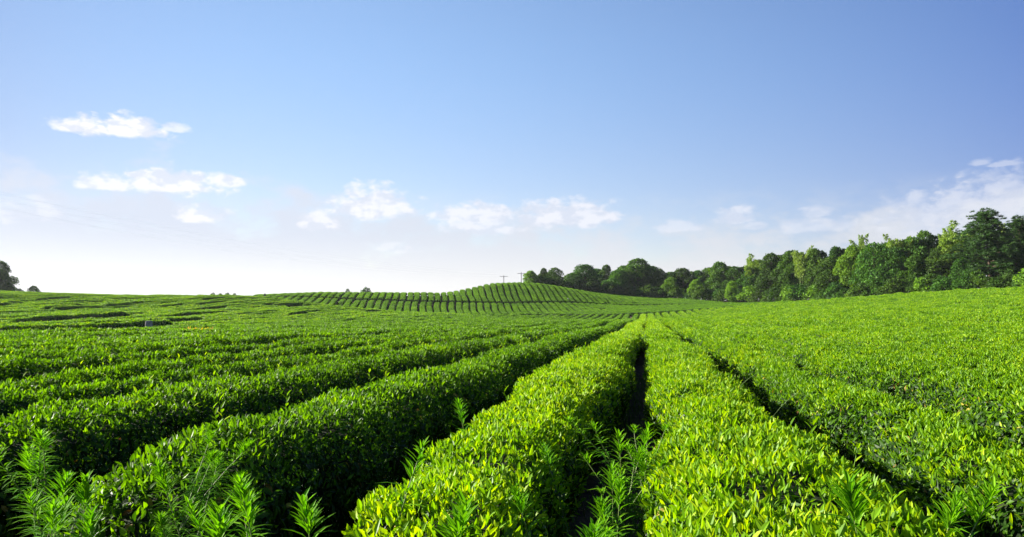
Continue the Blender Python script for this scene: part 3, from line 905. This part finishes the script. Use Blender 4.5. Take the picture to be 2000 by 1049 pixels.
# ------------------------------------------------------------------ weeds and grass in the front
def weed_mesh(seed, H, nl=80, ll=.12, lw=.017, lean=.12, branches=0, bushy=1.0):
    ll, lw, nl = ll * .64, lw * .68, int(nl * 1.15)
    r_ = np.random.default_rng(seed)
    st, m = MB(), MB()
    tn = r_.uniform(-.1, .28)
    def stalk(b, d0, h, n, sc):
        t_ = np.linspace(0, 1, 8)
        bend = np.array([r_.normal() * lean, r_.normal() * lean, 0])
        P = b + np.outer(t_, d0) * h + np.outer(t_ ** 2, bend) * h
        st.tube(P, np.linspace(.0045, .0016, 8) * sc ** .5, 6, np.linspace(.2, .9, 8).repeat(6))
        u = np.sort(np.concatenate([r_.uniform(.22, .9, int(n * .62)), r_.uniform(.88, 1.0, n - int(n * .62))]))
        n = len(u)
        ang = np.arange(n) * 2.4 + r_.normal(size=n) * .3
        rad = np.stack([np.cos(ang), np.sin(ang), np.zeros(n)], -1)
        B = np.stack([np.interp(u, t_, P[:, k]) for k in range(3)], -1)
        upw = np.clip((u - .3) / .7, 0, 1) ** 1.5 * 1.25 + .22
        D = rad + np.array([0, 0, 1.0]) * upw[:, None] + r_.normal(size=(n, 3)) * .12
        L = ll * sc * (1.08 - .55 * np.clip((u - .9) / .1, 0, 1)) * r_.uniform(.75, 1.2, n) * np.clip(.55 + u, .6, 1.1)
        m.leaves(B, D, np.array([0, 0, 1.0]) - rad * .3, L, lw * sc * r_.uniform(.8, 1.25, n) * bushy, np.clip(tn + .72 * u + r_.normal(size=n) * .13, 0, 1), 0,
                 np.where(u < .88, r_.uniform(.3, .8, n), r_.uniform(.0, .3, n)), 0)
        return P
    P = stalk(np.zeros(3), nrm(np.array([r_.normal() * .1, r_.normal() * .1, 1.0])), H, nl, 1.0)
    for i in range(branches):
        k = r_.integers(2, 6); a = r_.uniform(0, 6.28)
        stalk(P[k], nrm(np.array([math.cos(a) * .55, math.sin(a) * .55, 1.0])), H * r_.uniform(.3, .5), int(nl * .55), .75)
    return m, st

def weed(px, py, depth, label, seed, **kw):
    q = at(px, py, depth)
    g = float(ground(q[0], q[1])[0])
    H = max(q[2] - g, .15)
    m, st = weed_mesh(seed, H, **kw)
    o = thing('weed_plant', (q[0], q[1], g - .01), label, 'weed', 'tall weeds between the front hedges')
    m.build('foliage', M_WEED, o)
    st.build('stem', M_STEM, o, True)

WEEDS = [
 (46, 932, 3.0, 'bright green weed, outermost of the bottom left clump, wide leaf tuft', dict(nl=95, ll=.13)),
 (92, 885, 3.35, 'tallest bright weed of the bottom left clump', dict(nl=130, branches=3)),
 (128, 900, 3.25, 'tall leafy weed just right of the tallest one in the bottom left clump', dict(nl=110, branches=2)),
 (165, 928, 3.1, 'weed of the bottom left clump standing closest to the dark hedge end', dict(nl=95)),
 (66, 968, 2.85, 'short weed in front of the bottom left clump with upright tip', dict(nl=90, branches=1)),
 (112, 985, 2.7, 'low bushy weed at the foot of the bottom left clump', dict(nl=90, branches=2)),
 (152, 1010, 2.6, 'low weed under the end of the dark hedge', dict(nl=80)),
 (430, 893, 3.0, 'fine leaved feathery weed against the dark hedge', dict(nl=330, ll=.10, lw=.009, branches=9)),
 (468, 925, 2.9, 'weed with a spiky leaf tuft beside the feathery weed', dict(nl=100, ll=.10, lw=.012)),
 (522, 950, 2.55, 'weed with long drooping leaves between the dark and bright hedges', dict(nl=85, ll=.13, lw=.021)),
 (573, 952, 2.7, 'upright weed with a fan of leaves in the dark gap', dict(nl=80, ll=.12, lw=.019)),
 (440, 1010, 2.35, 'weed whose leafy tip shows at the bottom border, below the feathery weed', dict(nl=90, ll=.13, lw=.019)),
 (712, 902, 2.75, 'weed leaning out of the left flank of the bright hedge', dict(nl=70, ll=.12, lw=.016, lean=.25)),
 (700, 958, 2.35, 'bright weed at the front corner of the bright hedge', dict(nl=100, ll=.11, lw=.018)),
 (768, 972, 2.25, 'large bright weed in front of the bright hedge', dict(nl=105, ll=.13, lw=.02)),
 (938, 786, 4.6, 'single weed rising from the left edge of the bright hedge', dict(nl=70, ll=.12, lw=.016)),
 (1224, 818, 4.1, 'tallest sunlit weed in the gap right of the bright hedge', dict(nl=62, ll=.115, lw=.017, branches=4, lean=.22)),
 (1200, 848, 3.9, 'sunlit weed in front of the tallest one in the right gap', dict(nl=62, ll=.115, lw=.017, branches=4, lean=.22)),
 (1246, 842, 4.2, 'sunlit weed against the hedge on the right of the gap', dict(nl=62, ll=.115, lw=.017, branches=4, lean=.22)),
 (1262, 868, 4.0, 'smaller sunlit weed touching the hedge right of the gap', dict(nl=62, ll=.115, lw=.017, branches=4, lean=.22)),
 (1142, 862, 3.9, 'weed standing by the shaded flank of the bright hedge', dict(nl=80, ll=.10, lw=.014)),
 (1176, 898, 3.4, 'weed with a star of leaves midway down the right gap', dict(nl=70, ll=.11, lw=.016)),
 (1192, 922, 3.2, 'lit weed tip in the middle of the right gap', dict(nl=90, ll=.10, lw=.017)),
 (1108, 935, 3.0, 'shaded weed against the dark flank of the bright hedge', dict(nl=90, ll=.10)),
 (1150, 988, 2.75, 'shaded weed with a wide star of leaves low in the right gap', dict(nl=80, ll=.12)),
 (1216, 1018, 2.6, 'dark weed at the bottom border in the middle of the right gap', dict(nl=80)),
 (1234, 950, 3.1, 'shaded low weed beside the right hedge of the gap', dict(nl=80)),
 (1742, 940, 2.45, 'big bright weed with long narrow leaves at the bottom right', dict(nl=150, ll=.17, lw=.019)),
 (1718, 962, 2.5, 'second long leaved weed close beside the big one at the bottom right', dict(nl=90, ll=.15, lw=.017)),
 (1790, 968, 2.65, 'shorter weed behind the big one at the bottom right', dict(nl=80, ll=.13, lw=.016)),
]
for i, (x, y, d, lab, kw) in enumerate(WEEDS):
    weed(x, y + (12 if 1190 < x < 1270 else 0), d, lab, 700 + i, **kw)

def grass():
    r_ = np.random.default_rng(77)
    m = MB()
    spots = []
    for gx, y0, y1, n in ((-1.56, 2.0, 16, 1500), (-.26, 1.8, 18, 1900), (1.1, 1.7, 14, 1200), (-3.05, 2.2, 12, 800), (2.6, 1.8, 10, 600)):
        spots.append(np.column_stack([gx + r_.normal(size=n) * .13, y0 + (y1 - y0) * r_.random(n) ** 2]))
    n = 900
    spots.append(np.column_stack([r_.uniform(-3.4, 2.6, n), r_.uniform(1.2, 2.3, n)]))
    c = at(640, 1020, 2.8)
    spots.append(c[None, :2] + r_.normal(size=(350, 2)) * .14)
    P = np.concatenate(spots); n = len(P)
    P3 = np.column_stack([P, ground(P[:, 0], P[:, 1]) - .01])
    D = ball(r_, n) * .45 + np.array([0, 0, 1.0])
    m.leaves(P3, D, ball(r_, n), r_.uniform(.06, .30, n), r_.uniform(.004, .011, n), r_.uniform(0, 1, n), 0, r_.uniform(-.1, .6, n), 0)
    o = m.build('grass', M_GRASS)
    tag(o, 'thin dark green grass in the shaded gaps between hedges', 'grass', kind='stuff')
    lt = MB()
    n = 9000
    P = np.column_stack([r_.uniform(-4.5, 4.5, n), 1 + 10 * r_.random(n) ** 1.5])
    P3 = np.column_stack([P, ground(P[:, 0], P[:, 1]) + r_.uniform(.01, .035, n)])
    lt.leaves(P3, ball(r_, n) * np.array([1, 1, .25]), ball(r_, n) * .5 + np.array([0, 0, 1.0]), r_.uniform(.03, .07, n), r_.uniform(.012, .024, n), r_.random(n), 1, .2, 0)
    o = lt.build('leaf_litter', plain_mat('dead_leaf', (.09, .055, .02), (.34, .22, .09), 9, .8))
    tag(o, 'brown fallen leaves scattered on the soil between hedges', 'leaf litter', kind='stuff')
grass()

def arching_grass(px, py, depth, seed, label):
    r_ = np.random.default_rng(seed)
    q = at(px, py, depth); g = float(ground(q[0], q[1])[0]); H = q[2] - g
    m = MB()
    for i in range(5):
        a = r_.uniform(-.7, .7) + (0 if r_.random() < .6 else math.pi); t_ = np.linspace(0, 1, 12)
        ln = r_.uniform(.25, .6)
        P = np.column_stack([math.cos(a) * ln * t_ ** 2, math.sin(a) * ln * t_ ** 2, H * (1.1 * t_ - .35 * t_ ** 3 * r_.uniform(.3, 1.2))])
        m.tube(P, np.linspace(.002, .0008, 12), 4, .75)
    o = m.build('grass_tuft', M_GRASS); o.location = (q[0], q[1], g)
    tag(o, label, 'grass tuft', 'arching grass tufts in the hedge gaps')
arching_grass(1400, 690, 8.6, 1, 'thin arching grass stalks over the gap right of the second hedge')
arching_grass(1455, 735, 6.6, 2, 'long pale grass stalks bending over the widest part of the right gap')
arching_grass(1095, 675, 9.0, 3, 'upright thin grass stalks behind the bright hedge')

# ------------------------------------------------------------------ small things in the fields
def yellow_plants():
    r_ = np.random.default_rng(90)
    spots = [(398, 660, 1.0), (384, 666, .6), (367, 668, .5), (378, 662, .6), (410, 668, .6), (418, 667, .45), (355, 670, .35)]
    labs = ['brightest yellow leafed sprig standing on the left slope hedges', 'small yellow sprig just left of the brightest one', 'yellow sprig two steps left of the brightest one',
            'orange tinged sprig standing a little higher among the yellow ones', 'small yellow sprig just right of the brightest one', 'yellow sprig at the right end of the patch', 'faint orange sprig at the left end of the patch']
    for i, ((x, y, s_), lab) in enumerate(zip(spots, labs)):
        q = at(x, y - 5, 34); g = float(ground(q[0], q[1])[0])
        o = thing('yellow_sprig', (q[0], q[1], g), lab, 'sprig', 'yellow sprigs on the left slope')
        h = max(q[2] - g, .85)
        m, st = MB(), MB()
        st.tube(np.array([[0, 0, 0], [.02, 0, h * .5], [0, .02, h]]), [.012, .01, .006], 5, .5)
        n = int(44 * s_ + 14)
        P = np.column_stack([r_.normal(size=n) * .16 * (s_ + .3), r_.normal(size=n) * .16 * (s_ + .3), h + r_.uniform(-.22, .10, n) * (s_ + .3)])
        m.leaves(P, ball(r_, n) + np.array([0, 0, .4]), ball(r_, n), r_.uniform(.10, .18, n), .07, r_.uniform(0, 1, n) * (.35 if i in (3, 6) else 1), 1, .1)
        m.build('foliage', M_YEL, o); st.build('stem', M_STEM, o, True)
    q = at(401, 634, 46); g = float(ground(q[0], q[1])[0]); h = q[2] - g
    o = thing('young_sapling', (q[0], q[1], g), 'tall lime green sapling standing above the left slope hedges', 'sapling')
    m, st = MB(), MB()
    st.tube(np.array([[0, 0, 0], [.03, 0, h * .5], [0, .02, h]]), [.018, .014, .006], 5, .5)
    n = 120; f = r_.random(n)
    P = np.column_stack([r_.normal(size=n) * .25 * (1.1 - f), r_.normal(size=n) * .25 * (1.1 - f), h * (.62 + .38 * f)])
    m.leaves(P, ball(r_, n) + np.array([0, 0, .3]), ball(r_, n), r_.uniform(.12, .2, n), .08, r_.uniform(.4, 1, n), 1, .1)
    m.build('foliage', M_LIME, o); st.build('stem', M_STEM, o, True)
yellow_plants()

def bevel_post(name, px, top, depth, wd, dp, mat, label, cat, group=None, taper=.92, base_py=None):
    q = at(px, top, depth); g = float(ground(q[0], q[1])[0]); h = q[2] - g
    m = MB()
    prof_ = [(1.0, -.2), (1.0, h * .5), (taper, h - .06), (taper * .9, h - .015), (taper * .72, h)]
    rows = []
    for s_, z in prof_:
        w2, d2, b = wd / 2 * s_, dp / 2 * s_, .12 * min(wd, dp)
        rows.append([(w2 - b, -d2, z), (w2, -d2 + b, z), (w2, d2 - b, z), (w2 - b, d2, z), (-w2 + b, d2, z), (-w2, d2 - b, z), (-w2, -d2 + b, z), (-w2 + b, -d2, z)])
    V = np.array(rows)
    m.grid(V, .5, 0, wrap=True)
    m.add(V[-1], np.arange(8)[::-1], [8])
    o = m.build(name, mat)
    o.location = (q[0], q[1], g); o.rotation_euler = (0, R(2), R(12))
    return tag(o, label, cat, group)
bevel_post('stone_marker', 290, 626.5, 54, .44, .32, M_STONE, 'grey stone marker standing behind the dark hedge face', 'stone marker')
bevel_post('wooden_post', 517, 573.5, 143, .30, .30, M_DARKPOST, 'short dark post on the skyline where the far hill begins', 'post')
bevel_post('concrete_post', 1109, 582, 187, .26, .26, M_PALEPOST, 'pale post on the cross path of the far hillside', 'post')

def pole(px, top, depth, label, arm=2.0):
    q = at(px, top, depth); g = float(ground(q[0], q[1])[0]); h = q[2] - g
    o = thing('utility_pole', (q[0], q[1], g), label, 'utility pole', 'utility poles behind the far hill')
    m = MB(); m.tube(np.array([[0, 0, -.3], [0, 0, h * .5], [0, 0, h]]), [.16, .14, .11], 8); m.build('post', M_STONE, o, True)
    c = MB(); c.tube(np.array([[-arm / 2, 0, h - .35], [arm / 2, 0, h - .35]]), .07, 6); c.build('crossarm', M_STONE, o)
    for s_ in (-.9, 0, .9):
        i = MB(); z0 = h - .28 if s_ else h
        i.tube(np.array([[s_ * arm / 2, 0, z0], [s_ * arm / 2, 0, z0 + .08], [s_ * arm / 2, 0, z0 + .2]]), [.05, .07, .04], 6); i.build('insulator', M_PALEPOST, o, True)
    return np.array([q[0], q[1], q[2]])
pole(984, 538, 250, 'slim grey utility pole behind the knoll with open sky around it', 2.6)
pole(1018, 532, 240, 'slim grey utility pole with crossarm beside the first light tree', 2.4)

def cable(p0, p1, d0, d1, sag, label):
    a, b = at(*p0, d0), at(*p1, d1)
    t_ = np.linspace(0, 1, 40)
    P = a + np.outer(t_, b - a); P[:, 2] -= sag * 4 * t_ * (1 - t_)
    m = MB(); m.tube(P, .006, 4)
    o = m.build('power_cable', M_CABLE, None, True)
    tag(o, label, 'power cable', 'power cables crossing the pale sky')
cable((-260, 318), (984, 536), 120, 250, 3.0, 'uppermost thin grey power cable sloping down across the pale sky')
cable((-260, 330), (975, 539), 121, 250, 3.4, 'middle thin grey power cable just under the uppermost one')
cable((-260, 348), (993, 539), 122, 251, 4.0, 'lowest of the thin grey power cables sloping down across the sky')

# ------------------------------------------------------------------ thin warm-weather haze
def haze():
    m = bpy.data.materials.new('air'); m.use_nodes = True
    t = m.node_tree; t.nodes.clear()
    v = W(t, 'ShaderNodeVolumePrincipled')
    v.inputs['Color'].default_value = (.86, .92, 1.0, 1)
    v.inputs['Density'].default_value = 0.00009
    v.inputs['Anisotropy'].default_value = .3
    o = W(t, 'ShaderNodeOutputMaterial')
    t.links.new(v.outputs[0], o.inputs['Volume'])
    b = MB()
    x0, x1, y0, y1, z0, z1 = -920, 920, -820, 1020, -8, 40
    V = np.array([(x, y, z) for z in (z0, z1) for x, y in ((x0, y0), (x1, y0), (x1, y1), (x0, y1))])
    F = [0, 3, 2, 1, 4, 5, 6, 7, 0, 1, 5, 4, 1, 2, 6, 5, 2, 3, 7, 6, 3, 0, 4, 7]
    b.add(V, F, [4] * 6)
    ob = b.build('haze', m)
    tag(ob, 'thin pale summer haze over the whole valley', 'haze', kind='stuff')
haze()
